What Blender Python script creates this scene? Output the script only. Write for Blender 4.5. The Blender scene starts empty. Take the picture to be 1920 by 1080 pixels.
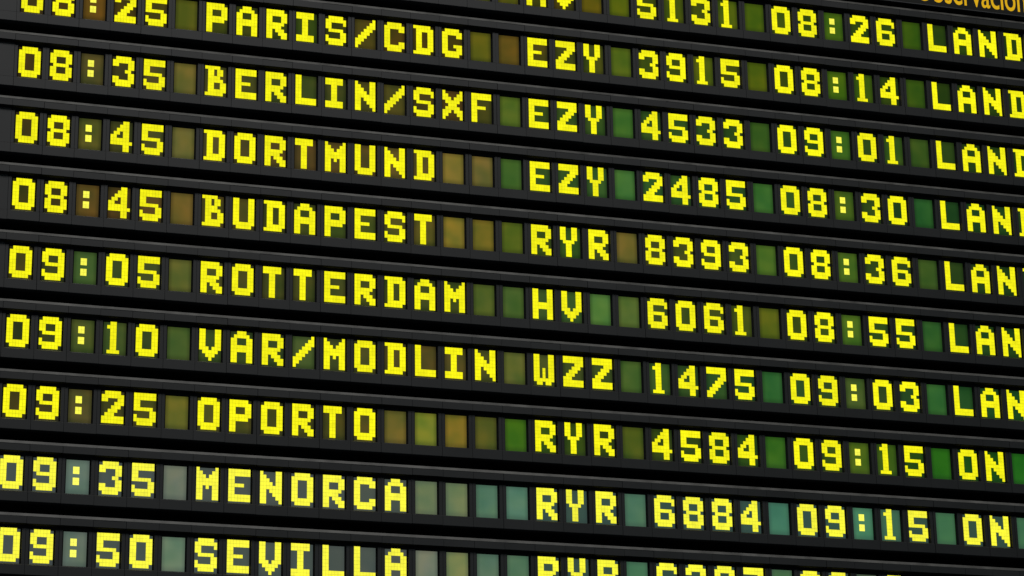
import bpy, bmesh, math, random
from mathutils import Matrix, Vector
random.seed(7)

S = 0.06            # one character module is 6 cm wide
PITCH = 2.2484      # row spacing, in module widths
Z0 = 3.4            # height of the middle of the board above the floor
CW, CH = 0.6889, 1.0388   # lit area of a character, in module widths
GX = 0.155           # left edge of the lit area inside a module
scene = bpy.context.scene
col = scene.collection


def P(x, y, p):
    """board units (x right from the board's middle, y down, p out towards the viewer) -> metres"""
    return Vector((x * S, -p * S, Z0 - y * S))


# ------------------------------------------------------------------ camera
cd = bpy.data.cameras.new('camera')
cd.sensor_width = 36
cd.lens = 36 * 5094.45 / 1920
cd.clip_end = 200
cam = bpy.data.objects.new('camera', cd)
col.objects.link(cam)
R_ = ((0.95659, 0.01649, -0.29098), (0.07920, 0.94612, 0.31398), (0.28049, -0.32339, 0.90374))
right = Vector((R_[0][0], R_[0][2], -R_[0][1])).normalized()
fwd = Vector((R_[2][0], R_[2][2], -R_[2][1])).normalized()
right = (right - fwd * right.dot(fwd)).normalized()
up = right.cross(fwd)
M = Matrix((right, up, -fwd)).transposed().to_4x4()
M.translation = P(-25.6634, 28.8303, 80.446)
cam.matrix_world = M
scene.camera = cam

# ------------------------------------------------------------------ world, lamps, exposure
w = bpy.data.worlds.new('World')
scene.world = w
w.use_nodes = True
nt = w.node_tree
bg = nt.nodes['Background']
bg.inputs['Color'].default_value = (0.075, 0.085, 0.09, 1)     # dim hall
bg.inputs['Strength'].default_value = 1.0


def area(name, pos, target, sx, sy, power, color):
    ld = bpy.data.lights.new(name, 'AREA')
    ld.shape = 'RECTANGLE'
    ld.size, ld.size_y = sx, sy
    ld.energy = power
    ld.color = color
    o = bpy.data.objects.new(name, ld)
    col.objects.link(o)
    o.location = pos
    o.rotation_euler = (target - pos).to_track_quat('-Z', 'Y').to_euler()
    return o


# the hall's ceiling lamps above and in front of the board
area('ceiling_lamp', P(-8, -80, 58), P(2, 0, 0), 3.0, 1.6, 300, (1.0, 0.98, 0.95))
# added cool fill from the left, turns the left end of the rows bluish
area('cool_fill', P(-120, 20, 60), P(-14, 8, 0), 2.4, 3.0, 70, (0.55, 0.78, 1.0))
# a long bright strip behind the viewer, mirrored in the two lowest rows
area('strip_lamp', P(6.5, -14.6, 100), P(6.5, -14.6, 0), 41 * S, 15.2 * S, 8.6, (0.82, 1.0, 1.0))
area('strip_lamp', P(53.7, -14.6, 100), P(53.7, -14.6, 0), 53 * S, 15.2 * S, 9.2, (0.60, 1.0, 0.95))

vs = scene.view_settings
vs.view_transform = 'Standard'
vs.look = 'None'
vs.exposure = 0
vs.gamma = 1
vs.use_curve_mapping = False
scene.cycles.use_denoising = True


# ------------------------------------------------------------------ materials
def new_mat(name):
    m = bpy.data.materials.new(name)
    m.use_nodes = True
    return m, m.node_tree, m.node_tree.nodes['Principled BSDF']


def plastic(name, base, rough, var=0.25, scale=9.0, bump=0.02):
    m, t, b = new_mat(name)
    N, L = t.nodes, t.links
    tc = N.new('ShaderNodeTexCoord')
    oi = N.new('ShaderNodeObjectInfo')
    n1 = N.new('ShaderNodeTexNoise')
    n1.inputs['Scale'].default_value = scale
    n1.inputs['Detail'].default_value = 5
    n2 = N.new('ShaderNodeTexNoise')
    n2.inputs['Scale'].default_value = 420
    n2.inputs['Detail'].default_value = 3
    add = N.new('ShaderNodeVectorMath')
    add.operation = 'ADD'
    L.new(tc.outputs['Object'], add.inputs[0])
    L.new(oi.outputs['Location'], add.inputs[1])
    L.new(add.outputs[0], n1.inputs['Vector'])
    L.new(add.outputs[0], n2.inputs['Vector'])
    # brightness = 1 + var * (noise-.5)*2 + small per-piece difference
    m1 = N.new('ShaderNodeMapRange')
    m1.inputs['From Min'].default_value = 0.25
    m1.inputs['From Max'].default_value = 0.75
    m1.inputs['To Min'].default_value = 1 - var
    m1.inputs['To Max'].default_value = 1 + var
    L.new(n1.outputs['Fac'], m1.inputs['Value'])
    m2 = N.new('ShaderNodeMapRange')
    m2.inputs['To Min'].default_value = 0.90
    m2.inputs['To Max'].default_value = 1.12
    L.new(oi.outputs['Random'], m2.inputs['Value'])
    mul = N.new('ShaderNodeMath')
    mul.operation = 'MULTIPLY'
    L.new(m1.outputs[0], mul.inputs[0])
    L.new(m2.outputs[0], mul.inputs[1])
    vm = N.new('ShaderNodeVectorMath')
    vm.operation = 'SCALE'
    vm.inputs[0].default_value = base
    L.new(mul.outputs[0], vm.inputs['Scale'])
    L.new(vm.outputs[0], b.inputs['Base Color'])
    m3 = N.new('ShaderNodeMapRange')
    m3.inputs['To Min'].default_value = rough - 0.1
    m3.inputs['To Max'].default_value = rough + 0.1
    L.new(n1.outputs['Fac'], m3.inputs['Value'])
    L.new(m3.outputs[0], b.inputs['Roughness'])
    bp = N.new('ShaderNodeBump')
    bp.inputs['Strength'].default_value = bump
    bp.inputs['Distance'].default_value = 0.001
    L.new(n2.outputs['Fac'], bp.inputs['Height'])
    L.new(bp.outputs[0], b.inputs['Normal'])
    return m


housing = plastic('charcoal_plastic', (0.0072, 0.0075, 0.0081), 0.58)
housing.node_tree.nodes['Principled BSDF'].inputs['Specular IOR Level'].default_value = 0.3
trim_grey = plastic('worn_grey_trim', (0.043, 0.042, 0.039), 0.5, var=0.5, scale=30)
black = plastic('black_paint', (0.0035, 0.0035, 0.0035), 0.9, bump=0.0)
black.node_tree.nodes['Principled BSDF'].inputs['Specular IOR Level'].default_value = 0.1
sign_black = plastic('sign_black', (0.0045, 0.0045, 0.0035), 0.6)
sign_black.node_tree.nodes['Principled BSDF'].inputs['Specular IOR Level'].default_value = 0.2
sign_edge = plastic('sign_edge_grey', (0.022, 0.022, 0.024), 0.5)
orange = plastic('orange_lettering', (0.93, 0.52, 0.010), 0.75, var=0.05, bump=0.0)
orange.node_tree.nodes['Principled BSDF'].inputs['Specular IOR Level'].default_value = 0.1

# lit display glass: every screen carries its own glow colour
glass, t, b = new_mat('screen_glass')
oi = t.nodes.new('ShaderNodeObjectInfo')
b.inputs['Base Color'].default_value = (0.002, 0.002, 0.002, 1)
b.inputs['Roughness'].default_value = 0.055
# mottling stands for reflections, edge dimming for recess shade, both painted into the glow
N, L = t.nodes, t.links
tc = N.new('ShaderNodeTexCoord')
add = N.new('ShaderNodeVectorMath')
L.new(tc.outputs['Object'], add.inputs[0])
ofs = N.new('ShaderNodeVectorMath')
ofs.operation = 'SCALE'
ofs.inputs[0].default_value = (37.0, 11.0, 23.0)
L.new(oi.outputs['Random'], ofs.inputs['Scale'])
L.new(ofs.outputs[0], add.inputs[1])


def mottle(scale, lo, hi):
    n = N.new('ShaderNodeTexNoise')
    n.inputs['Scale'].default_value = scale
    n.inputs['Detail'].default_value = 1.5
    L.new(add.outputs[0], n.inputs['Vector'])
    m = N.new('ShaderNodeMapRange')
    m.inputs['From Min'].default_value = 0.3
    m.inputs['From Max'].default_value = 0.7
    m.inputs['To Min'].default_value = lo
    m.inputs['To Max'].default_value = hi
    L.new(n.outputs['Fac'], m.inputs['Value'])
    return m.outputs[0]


def math(op, a, b_=None):
    m = N.new('ShaderNodeMath')
    m.operation = op
    for k, q in enumerate((a, b_)):
        if q is None:
            continue
        if isinstance(q, (int, float)):
            m.inputs[k].default_value = q
        else:
            L.new(q, m.inputs[k])
    return m.outputs[0]


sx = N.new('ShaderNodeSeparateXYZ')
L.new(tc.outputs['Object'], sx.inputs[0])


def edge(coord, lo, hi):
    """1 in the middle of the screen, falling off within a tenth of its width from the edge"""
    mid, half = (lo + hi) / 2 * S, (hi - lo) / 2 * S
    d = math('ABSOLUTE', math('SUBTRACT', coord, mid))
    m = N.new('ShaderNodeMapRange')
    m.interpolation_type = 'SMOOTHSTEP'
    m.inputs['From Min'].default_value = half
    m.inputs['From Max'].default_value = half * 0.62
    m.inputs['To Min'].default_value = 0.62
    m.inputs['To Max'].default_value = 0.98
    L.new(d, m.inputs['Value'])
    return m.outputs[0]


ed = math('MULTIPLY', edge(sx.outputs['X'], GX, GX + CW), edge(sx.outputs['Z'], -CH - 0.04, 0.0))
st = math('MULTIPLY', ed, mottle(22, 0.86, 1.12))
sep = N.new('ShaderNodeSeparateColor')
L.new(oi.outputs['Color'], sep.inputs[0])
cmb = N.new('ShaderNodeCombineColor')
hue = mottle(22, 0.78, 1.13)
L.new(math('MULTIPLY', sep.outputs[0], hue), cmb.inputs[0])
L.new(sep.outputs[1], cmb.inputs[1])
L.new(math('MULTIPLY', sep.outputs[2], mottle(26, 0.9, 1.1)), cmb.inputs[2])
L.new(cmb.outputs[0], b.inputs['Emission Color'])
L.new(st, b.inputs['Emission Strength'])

dots, t, b = new_mat('lit_yellow_dots')
N, L = t.nodes, t.links
tc = N.new('ShaderNodeTexCoord')
oi = N.new('ShaderNodeObjectInfo')
add = N.new('ShaderNodeVectorMath')
L.new(tc.outputs['Object'], add.inputs[0])
L.new(oi.outputs['Location'], add.inputs[1])
nz = N.new('ShaderNodeTexNoise')
nz.inputs['Scale'].default_value = 70
nz.inputs['Detail'].default_value = 2
L.new(add.outputs[0], nz.inputs['Vector'])
mr = N.new('ShaderNodeMapRange')
mr.inputs['From Min'].default_value = 0.3
mr.inputs['From Max'].default_value = 0.7
mr.inputs['To Min'].default_value = 0.90
mr.inputs['To Max'].default_value = 1.12
L.new(nz.outputs['Fac'], mr.inputs['Value'])
b.inputs['Base Color'].default_value = (0.02, 0.018, 0.002, 1)
b.inputs['Roughness'].default_value = 0.055
L.new(oi.outputs['Color'], b.inputs['Emission Color'])
L.new(mr.outputs[0], b.inputs['Emission Strength'])


# ------------------------------------------------------------------ mesh helpers
def bmesh_obj(name, bm, mat, parent=None):
    bmesh.ops.recalc_face_normals(bm, faces=bm.faces)
    mats = mat if isinstance(mat, tuple) else (mat,)
    me = bpy.data.meshes.new(name)
    bm.to_mesh(me)
    bm.free()
    for mm in mats:
        me.materials.append(mm)
    o = bpy.data.objects.new(name, me)
    col.objects.link(o)
    if parent:
        o.parent = parent
    return o


def L3(x, y, p):     # local board units -> metres, for mesh vertices
    return (x * S, -p * S, -y * S)


def box(bm, x0, x1, y0, y1, p0, p1):
    v = [bm.verts.new(L3(x, y, p)) for p in (p0, p1) for y in (y0, y1) for x in (x0, x1)]
    for f in ((0, 1, 3, 2), (4, 5, 7, 6), (0, 1, 5, 4), (2, 3, 7, 6), (0, 2, 6, 4), (1, 3, 7, 5)):
        bm.faces.new([v[i] for i in f])


def prism(bm, x0, x1, prof):
    a = [bm.verts.new(L3(x0, y, p)) for y, p in prof]
    c = [bm.verts.new(L3(x1, y, p)) for y, p in prof]
    n = len(prof)
    bm.faces.new(a)
    bm.faces.new(c[::-1])
    for i in range(n):
        j = (i + 1) % n
        bm.faces.new((a[i], a[j], c[j], c[i]))


SEAM = 0.005
OX0, OX1 = GX - 0.055, GX + CW + 0.048     # window opening
TRIM = [(-0.435, -0.10), (-0.435, 0.165), (-0.337, 0.240), (-0.3305, 0.240), (-0.3305, -0.10)]
HOOD = [(-0.330, -0.10), (-0.330, 0.236), (-0.112, 0.236), (-0.100, 0.224), (-0.100, -0.10)]
SILL = [(1.115, -0.10), (1.115, 0.118), (1.148, 0.160), (1.440, 0.160), (1.455, 0.145), (1.455, -0.10)]


def module_mesh(window=True):
    bm = bmesh.new()
    a, z = SEAM, 1 - SEAM
    prism(bm, a, z, HOOD)
    prism(bm, a, z, SILL)
    for f in bm.faces:                                          # matt black standing in for shade under the hood
        ys = [-v.co.z / S for v in f.verts]
        if min(ys) > -0.1125 and max(ys) < -0.09:
            f.material_index = 1
    if window:
        n0 = len(bm.faces)
        box(bm, a, z, -0.098, 1.113, -0.10, 0.0)               # back of the recess
        bm.faces.ensure_lookup_table()
        for f in bm.faces[n0:]:
            f.material_index = 1  # recess back blackened as well, to deepen its shade
        box(bm, a, OX0, 0.02, 1.1135, 0.0015, 0.12)            # jambs
        box(bm, OX1, z, 0.02, 1.1135, 0.0015, 0.12)
    else:
        box(bm, a, z, -0.098, 1.113, -0.10, 0.0)
        box(bm, a, z, 0.02, 1.1135, 0.0015, 0.12)
    return bm


G = {
 '0': '.XXXXX. XXXXXXX XX...XX XX...XX XX...XX XX...XX XX...XX XXXXXXX .XXXXX.',
 '1': '..XX... .XXX... ..XX... ..XX... ..XX... ..XX... ..XX... ..XX... .XXXX..',
 '2': '.XXXXX. XXXXXXX XX...XX ....XXX ...XXX. ..XXX.. .XXX... XXXXXXX XXXXXXX',
 '3': '.XXXXX. XXXXXXX XX...XX .....XX ....XX. .....XX XX...XX XXXXXXX .XXXXX.',
 '4': '....XX. ...XXX. ..XXXX. .XX.XX. XX..XX. XXXXXX. XXXXXXX ....XX. ....XX.',
 '5': 'XXXXXXX XXXXXXX XX..... XX..... XXXXXX. .....XX X....XX XXXXXXX .XXXXX.',
 '6': '.XXXXX. XXXXXXX XX....X XX..... XXXXXX. XX...XX XX...XX XXXXXXX .XXXXX.',
 '7': 'XXXXXXX XXXXXXX .....XX ....XXX ...XXX. ..XXX.. .XXX... XXX.... XX.....',
 '8': '.XXXXX. XXXXXXX XX...XX XX...XX .XXXXX. XX...XX XX...XX XXXXXXX .XXXXX.',
 '9': '.XXXXX. XXXXXXX XX...XX XX...XX .XXXXXX .....XX X....XX XXXXXXX .XXXXX.',
 ':': '....... ....... ..XX... ..XX... ....... ..XX... ..XX... ....... .......',
 '/': '......X .....XX ....XXX ...XXX. ..XXX.. .XXX... XXX.... XX..... X......',
 'A': '..XXX.. .XXXXX. XX...XX XX...XX XXXXXXX XXXXXXX XX...XX XX...XX XX...XX',
 'B': 'XXXXX.. .XX.XX. .XX.XX. .XXXX.. .XXXXX. .XX..XX .XX..XX .XXXXXX XXXXXX.',
 'C': '.XXXXX. XXXXXXX XX...XX XX..... XX..... XX..... XX...XX XXXXXXX .XXXXX.',
 'D': 'XXXXXX. .XXXXXX .XX..XX .XX..XX .XX..XX .XX..XX .XX..XX .XXXXXX XXXXXX.',
 'E': 'XXXXXXX XXXXXXX XX..... XX..... XXXXX.. XX..... XX..... XXXXXXX XXXXXXX',
 'F': 'XXXXXXX XXXXXXX XX..... XX..... XXXXX.. XX..... XX..... XX..... XX.....',
 'G': '.XXXXX. XXXXXXX XX...XX XX..... XX..... XX..XXX XX...XX XXXXXXX .XXXXX.',
 'H': 'XX...XX XX...XX XX...XX XX...XX XXXXXXX XXXXXXX XX...XX XX...XX XX...XX',
 'I': 'XXXXXX. XXXXXX. ..XX... ..XX... ..XX... ..XX... ..XX... XXXXXX. XXXXXX.',
 'L': 'XX..... XX..... XX..... XX..... XX..... XX..... XX..... XXXXXXX XXXXXXX',
 'M': 'X.....X XX...XX XXX.XXX XXXXXXX XXXXXXX XX.X.XX XX...XX XX...XX XX...XX',
 'N': 'X....XX XX...XX XXX..XX XXXX.XX XXXXXXX XX.XXXX XX..XXX XX...XX XX....X',
 'O': '.XXXXX. XXXXXXX XX...XX XX...XX XX...XX XX...XX XX...XX XXXXXXX .XXXXX.',
 'P': 'XXXXXX. XXXXXXX XX...XX XX...XX XXXXXXX XXXXXX. XX..... XX..... XX.....',
 'R': 'XXXXXX. XXXXXXX XX...XX XX...XX XXXXXX. XXXXX.. XX.XXX. XX..XXX XX...XX',
 'S': '.XXXXX. XXXXXXX XX....X XX..... .XXXXX. .....XX X....XX XXXXXXX .XXXXX.',
 'T': 'XXXXXX. XXXXXX. ..XX... ..XX... ..XX... ..XX... ..XX... ..XX... ..XX...',
 'U': 'XX...XX XX...XX XX...XX XX...XX XX...XX XX...XX XX...XX XXXXXXX .XXXXX.',
 'V': 'XX...XX XX...XX XX...XX XX...XX XX...XX XXX.XXX .XXXXX. ..XXX.. ...X...',
 'W': 'XX...XX XX...XX XX...XX XX...XX XX.X.XX XX.X.XX XX.X.XX XXXXXXX .XX.XX.',
 'X': 'X.....X XX...XX XXX.XXX .XXXXX. ..XXX.. .XXXXX. XXX.XXX XX...XX X.....X',
 'Y': 'XX..XX. XX..XX. XX..XX. XX..XX. .XXXX.. ..XX... ..XX... ..XX... ..XX...',
 'Z': 'XXXXXXX XXXXXXX ....XXX ...XXX. ..XXX.. .XXX... XXX.... XXXXXXX XXXXXXX',
}


def glyph_mesh(ch):
    bm = bmesh.new()
    dw, dh = CW / 7, CH / 9
    gx, gy = dw * 0.022, dh * 0.022
    for r, line in enumerate(G[ch].split()):
        for c, k in enumerate(line):
            if k == 'X':
                box(bm, GX + c * dw + gx, GX + (c + 1) * dw - gx, r * dh + gy, (r + 1) * dh - gy, 0.002, 0.010)
    return bm


def screen_mesh():
    bm = bmesh.new()
    box(bm, GX - 0.010, GX + CW + 0.004, 0.024, CH + 0.046, 0.0005, 0.005)
    return bm


def place(o, x, y, p=0.0):
    o.location = L3(x, y, p)


# ------------------------------------------------------------------ backing panel
bm = bmesh.new()
box(bm, -45, 55, -32, 30, -1.35, -1.21)
back = bmesh_obj('backing_panel', bm, black)
back.location = P(0, 0, 0)
back['label'] = 'black backing panel showing only as dark gaps between the lit rows'
back['category'] = 'panel'


# ------------------------------------------------------------------ rows of characters
def lin(c):
    c = c / 255
    return c / 12.92 if c <= 0.04045 else ((c + 0.055) / 1.055) ** 2.4


# glow of the unlit glass, reflection painted into the two lowest rows: (column, r, g, b) per row
TINT = {
 -1: [(0, 100, 85, 20), (13, 98, 95, 22), (19, 95, 85, 12), (20, 88, 98, 12), (25, 84, 104, 8), (28, 70, 106, 18), (31, 60, 90, 12), (36, 55, 85, 12)],
 0: [(0, 98, 78, 28), (2, 99, 72, 20), (5, 95, 93, 24), (9, 70, 92, 22), (11, 100, 82, 25), (14, 96, 78, 14), (15, 94, 94, 20), (16, 105, 85, 25), (20, 85, 104, 24), (25, 86, 96, 10), (28, 74, 106, 14), (31, 58, 85, 16), (36, 50, 84, 16)],
 1: [(0, 88, 70, 26), (2, 86, 78, 36), (5, 106, 98, 42), (9, 82, 94, 36), (14, 104, 80, 28), (16, 82, 102, 32), (20, 70, 110, 40), (25, 62, 96, 30), (28, 66, 108, 30), (31, 64, 90, 28), (36, 46, 86, 22)],
 2: [(0, 84, 72, 26), (2, 86, 86, 32), (5, 110, 105, 50), (9, 114, 90, 40), (14, 130, 114, 46), (15, 118, 104, 48), (16, 78, 110, 42), (20, 70, 116, 50), (25, 62, 110, 44), (28, 76, 102, 26), (31, 42, 90, 38), (36, 46, 86, 26)],
 3: [(0, 82, 76, 26), (2, 97, 76, 30), (5, 116, 96, 40), (10, 84, 100, 36), (14, 130, 114, 40), (15, 116, 106, 34), (16, 100, 110, 30), (18, 66, 104, 36), (20, 108, 98, 40), (25, 76, 106, 34), (28, 76, 104, 30), (31, 68, 94, 34), (36, 40, 86, 26)],
 4: [(0, 88, 82, 30), (2, 70, 96, 44), (5, 104, 104, 44), (9, 90, 96, 38), (15, 86, 100, 38), (16, 78, 104, 44), (19, 80, 120, 54), (20, 84, 104, 44), (25, 86, 96, 22), (28, 76, 110, 30), (31, 50, 94, 38), (36, 42, 84, 22)],
 5: [(0, 70, 78, 34), (2, 76, 90, 38), (5, 80, 100, 44), (9, 80, 98, 46), (13, 112, 96, 40), (16, 96, 104, 44), (20, 72, 100, 40), (25, 56, 110, 50), (28, 76, 96, 40), (31, 50, 100, 44), (36, 30, 90, 34)],
 6: [(0, 88, 78, 30), (2, 86, 80, 38), (5, 104, 104, 36), (10, 96, 92, 32), (12, 110, 100, 40), (13, 122, 128, 40), (14, 128, 110, 36), (15, 96, 96, 34), (16, 70, 110, 22), (20, 76, 90, 24), (25, 60, 106, 28), (28, 80, 104, 24), (31, 40, 100, 20), (34, 36, 104, 24)],
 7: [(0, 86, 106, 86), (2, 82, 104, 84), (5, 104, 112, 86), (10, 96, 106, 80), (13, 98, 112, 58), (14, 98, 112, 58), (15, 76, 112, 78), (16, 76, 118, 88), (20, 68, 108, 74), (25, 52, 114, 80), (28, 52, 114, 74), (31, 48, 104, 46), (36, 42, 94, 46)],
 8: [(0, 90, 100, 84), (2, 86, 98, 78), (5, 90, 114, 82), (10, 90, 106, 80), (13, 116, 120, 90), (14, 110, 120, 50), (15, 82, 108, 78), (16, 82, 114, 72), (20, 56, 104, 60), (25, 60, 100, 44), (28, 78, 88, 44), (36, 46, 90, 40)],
}


def tint(r, c, ch):
    tb = TINT[r]
    for (a, *A), (b_, *B) in zip(tb, tb[1:]):
        if a <= c <= b_:
            k = (c - a) / (b_ - a)
            v = [x + (y - x) * k for x, y in zip(A, B)]
            break
    else:
        v = tb[0][1:] if c < tb[0][0] else tb[-1][1:]
    n = G[ch].count('X') if ch in G else 0
    f = 0.94 if n <= 10 else 0.86 if n < 24 else 0.72      # driven cells pull the backlight down
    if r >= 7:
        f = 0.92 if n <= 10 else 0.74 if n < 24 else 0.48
    f *= random.uniform(0.95, 1.05)
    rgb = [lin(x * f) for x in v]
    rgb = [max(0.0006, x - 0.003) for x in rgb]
    return (rgb[0], rgb[1], rgb[2], 1.0)


def line(time, city, code, num, est, note, lead=True):
    s = time.ljust(5)[:5] + ' ' + city.ljust(10)[:10] + ' ' + code.ljust(3) + ' ' + num.ljust(4) + ' ' + est.ljust(5) + ' ' + note
    return s.ljust(37)[:37]


ROWS = {
 -1: (line('', '', 'HV', '5131', '08:26', 'LAND'), 'topmost row of yellow characters, half cut by the frame, showing 5131 and 08:26'),
 0: (line('08:25', 'PARIS/CDG', 'EZY', '3915', '08:14', 'LAND'), 'row of yellow characters announcing the 08:25 flight from PARIS/CDG'),
 1: (line('08:35', 'BERLIN/SXF', 'EZY', '4533', '09:01', 'LAND'), 'row of yellow characters announcing the 08:35 flight from BERLIN/SXF'),
 2: (line('08:45', 'DORTMUND', 'EZY', '2485', '08:30', 'LAND'), 'row of yellow characters announcing the 08:45 flight from DORTMUND'),
 3: (line('08:45', 'BUDAPEST', 'RYR', '8393', '08:36', 'LAND'), 'row of yellow characters announcing the 08:45 flight from BUDAPEST'),
 4: (line('09:05', 'ROTTERDAM', 'HV', '6061', '08:55', 'LAND'), 'row of yellow characters announcing the 09:05 flight from ROTTERDAM'),
 5: (line('09:10', 'VAR/MODLIN', 'WZZ', '1475', '09:03', 'LAND'), 'row of yellow characters announcing the 09:10 flight from VAR/MODLIN'),
 6: (line('09:25', 'OPORTO', 'RYR', '4584', '09:15', 'ON'), 'row of yellow characters announcing the 09:25 flight from OPORTO'),
 7: (line('09:35', 'MENORCA', 'RYR', '6884', '09:15', 'ON'), 'row with pale grey-green reflections announcing the 09:35 flight from MENORCA'),
 8: (line('09:50', 'SEVILLA', 'RYR', '6387', '09:2', ''), 'lowest row, cut by the frame, announcing the 09:50 flight from SEVILLA'),
}

me_module = None
cache = {}


def part(name, maker, mat, parent):
    """one mesh datablock per kind, one object per piece"""
    key = name if isinstance(name, str) else name[1]
    nm = name if isinstance(name, str) else name[0]
    if key not in cache:
        o = bmesh_obj(nm, maker(), mat, parent)
        cache[key] = o.data
        return o
    o = bpy.data.objects.new(nm, cache[key])
    col.objects.link(o)
    o.parent = parent
    return o


for r, (txt, label) in ROWS.items():
    row = bpy.data.objects.new('display_row', None)
    row.empty_display_size = 0.05
    col.objects.link(row)
    row.location = P(-17 - GX, (r - 4) * PITCH, 0)
    row['label'] = label
    row['category'] = 'display row'
    row['group'] = 'rows of the flight board'

    def chassis_mesh():
        bm = bmesh.new()
        box(bm, -2, 37, -0.40, 1.42, -0.95, -0.115)
        return bm
    part('chassis', chassis_mesh, black, row)

    def trim_mesh():
        bm = bmesh.new()
        prism(bm, -2, 37, TRIM)
        return bm
    part('top_trim', trim_mesh, trim_grey, row)
    for k in (-2, -1):
        f = part('blank_panel', lambda: module_mesh(False), (housing, black), row)
        place(f, k + random.uniform(-.003, .003), random.uniform(-.004, .004), random.uniform(-.008, .008))
    for c, ch in enumerate(txt):
        m = part('character_module', lambda: module_mesh(True), (housing, black), row)
        place(m, c + random.uniform(-.003, .003), random.uniform(-.004, .004), random.uniform(-.008, .006))
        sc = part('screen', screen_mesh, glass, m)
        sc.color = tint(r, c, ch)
        if ch != ' ':
            g = part(('lit_character', 'glyph_' + ch), lambda: glyph_mesh(ch), dots, m)
            k = random.uniform(0.95, 1.05)
            g.color = (1.0 * k, 0.97 * k, 0.085, 1) if ch == ':' else (0.95 * k, 0.905 * k, 0.005, 1)

# ------------------------------------------------------------------ header sign above the remarks column
sign = bpy.data.objects.new('header_sign', None)
sign.empty_display_size = 0.05
col.objects.link(sign)
SX, SY, SP = 29.0, -2.86, 0.24
sign.location = P(SX - 17, SY - 4 * PITCH, SP)
sign['label'] = 'black header sign with orange word Observación above the board rows'
sign['category'] = 'sign'
bm = bmesh.new()
box(bm, -6, 11, -1.5, -0.03, -0.05, 0.0)
bmesh_obj('sign_panel', bm, sign_black, sign)
bm = bmesh.new()
box(bm, -5.98, 10.98, -1.48, -0.032, -1.2, -0.051)
bmesh_obj('sign_body', bm, black, sign)
bm = bmesh.new()
prism(bm, -6, 11, [(-0.029, -0.05), (-0.029, 0.006), (-0.018, 0.014), (0.0, 0.014), (0.0, -0.05)])
bmesh_obj('edge_trim', bm, sign_edge, sign)

cu = bpy.data.curves.new('lettering', 'FONT')
cu.body = 'Observación'
cu.size = 1.0
cu.extrude = 0.0
cu.offset = 0.007
cu.resolution_u = 6
tmp = bpy.data.objects.new('lettering_curve', cu)
col.objects.link(tmp)
bpy.context.view_layer.update()
dg = bpy.context.evaluated_depsgraph_get()
me = bpy.data.meshes.new_from_object(tmp.evaluated_get(dg))
bpy.data.objects.remove(tmp)
bm = bmesh.new()
bm.from_mesh(me)
bpy.data.meshes.remove(me)
# left edges of the separate letters
bm.verts.ensure_lookup_table()
seen, lefts = set(), []
for v0 in bm.verts:
    if v0.index in seen:
        continue
    stack, isl = [v0], []
    seen.add(v0.index)
    while stack:
        v = stack.pop()
        isl.append(v)
        for ed in v.link_edges:
            o2 = ed.other_vert(v)
            if o2.index not in seen:
                seen.add(o2.index)
                stack.append(o2)
    lefts.append((min(v.co.x for v in isl), min(v.co.y for v in isl)))
lefts = sorted(l for l, b0 in lefts if b0 < 0.1)       # O b s e r v a c i o n, dots and accent left out
XB, XN = 32.24, 35.533                                  # left edges of b and n, board columns
kx = (XN - XB) / (lefts[10] - lefts[1])
ky = 1.42
print('lettering', len(lefts), kx, ky)
for v in bm.verts:
    X, Y = v.co.x, v.co.y
    v.co = L3(XB - SX + (X - lefts[1]) * kx, -0.185 - Y * ky, 0.002)
ex = bmesh.ops.extrude_face_region(bm, geom=bm.faces[:])
for v in [g for g in ex['geom'] if isinstance(g, bmesh.types.BMVert)]:
    v.co.y += 0.0015 * S
for f in bm.faces:
    f.smooth = False
bmesh_obj('lettering', bm, orange, sign)
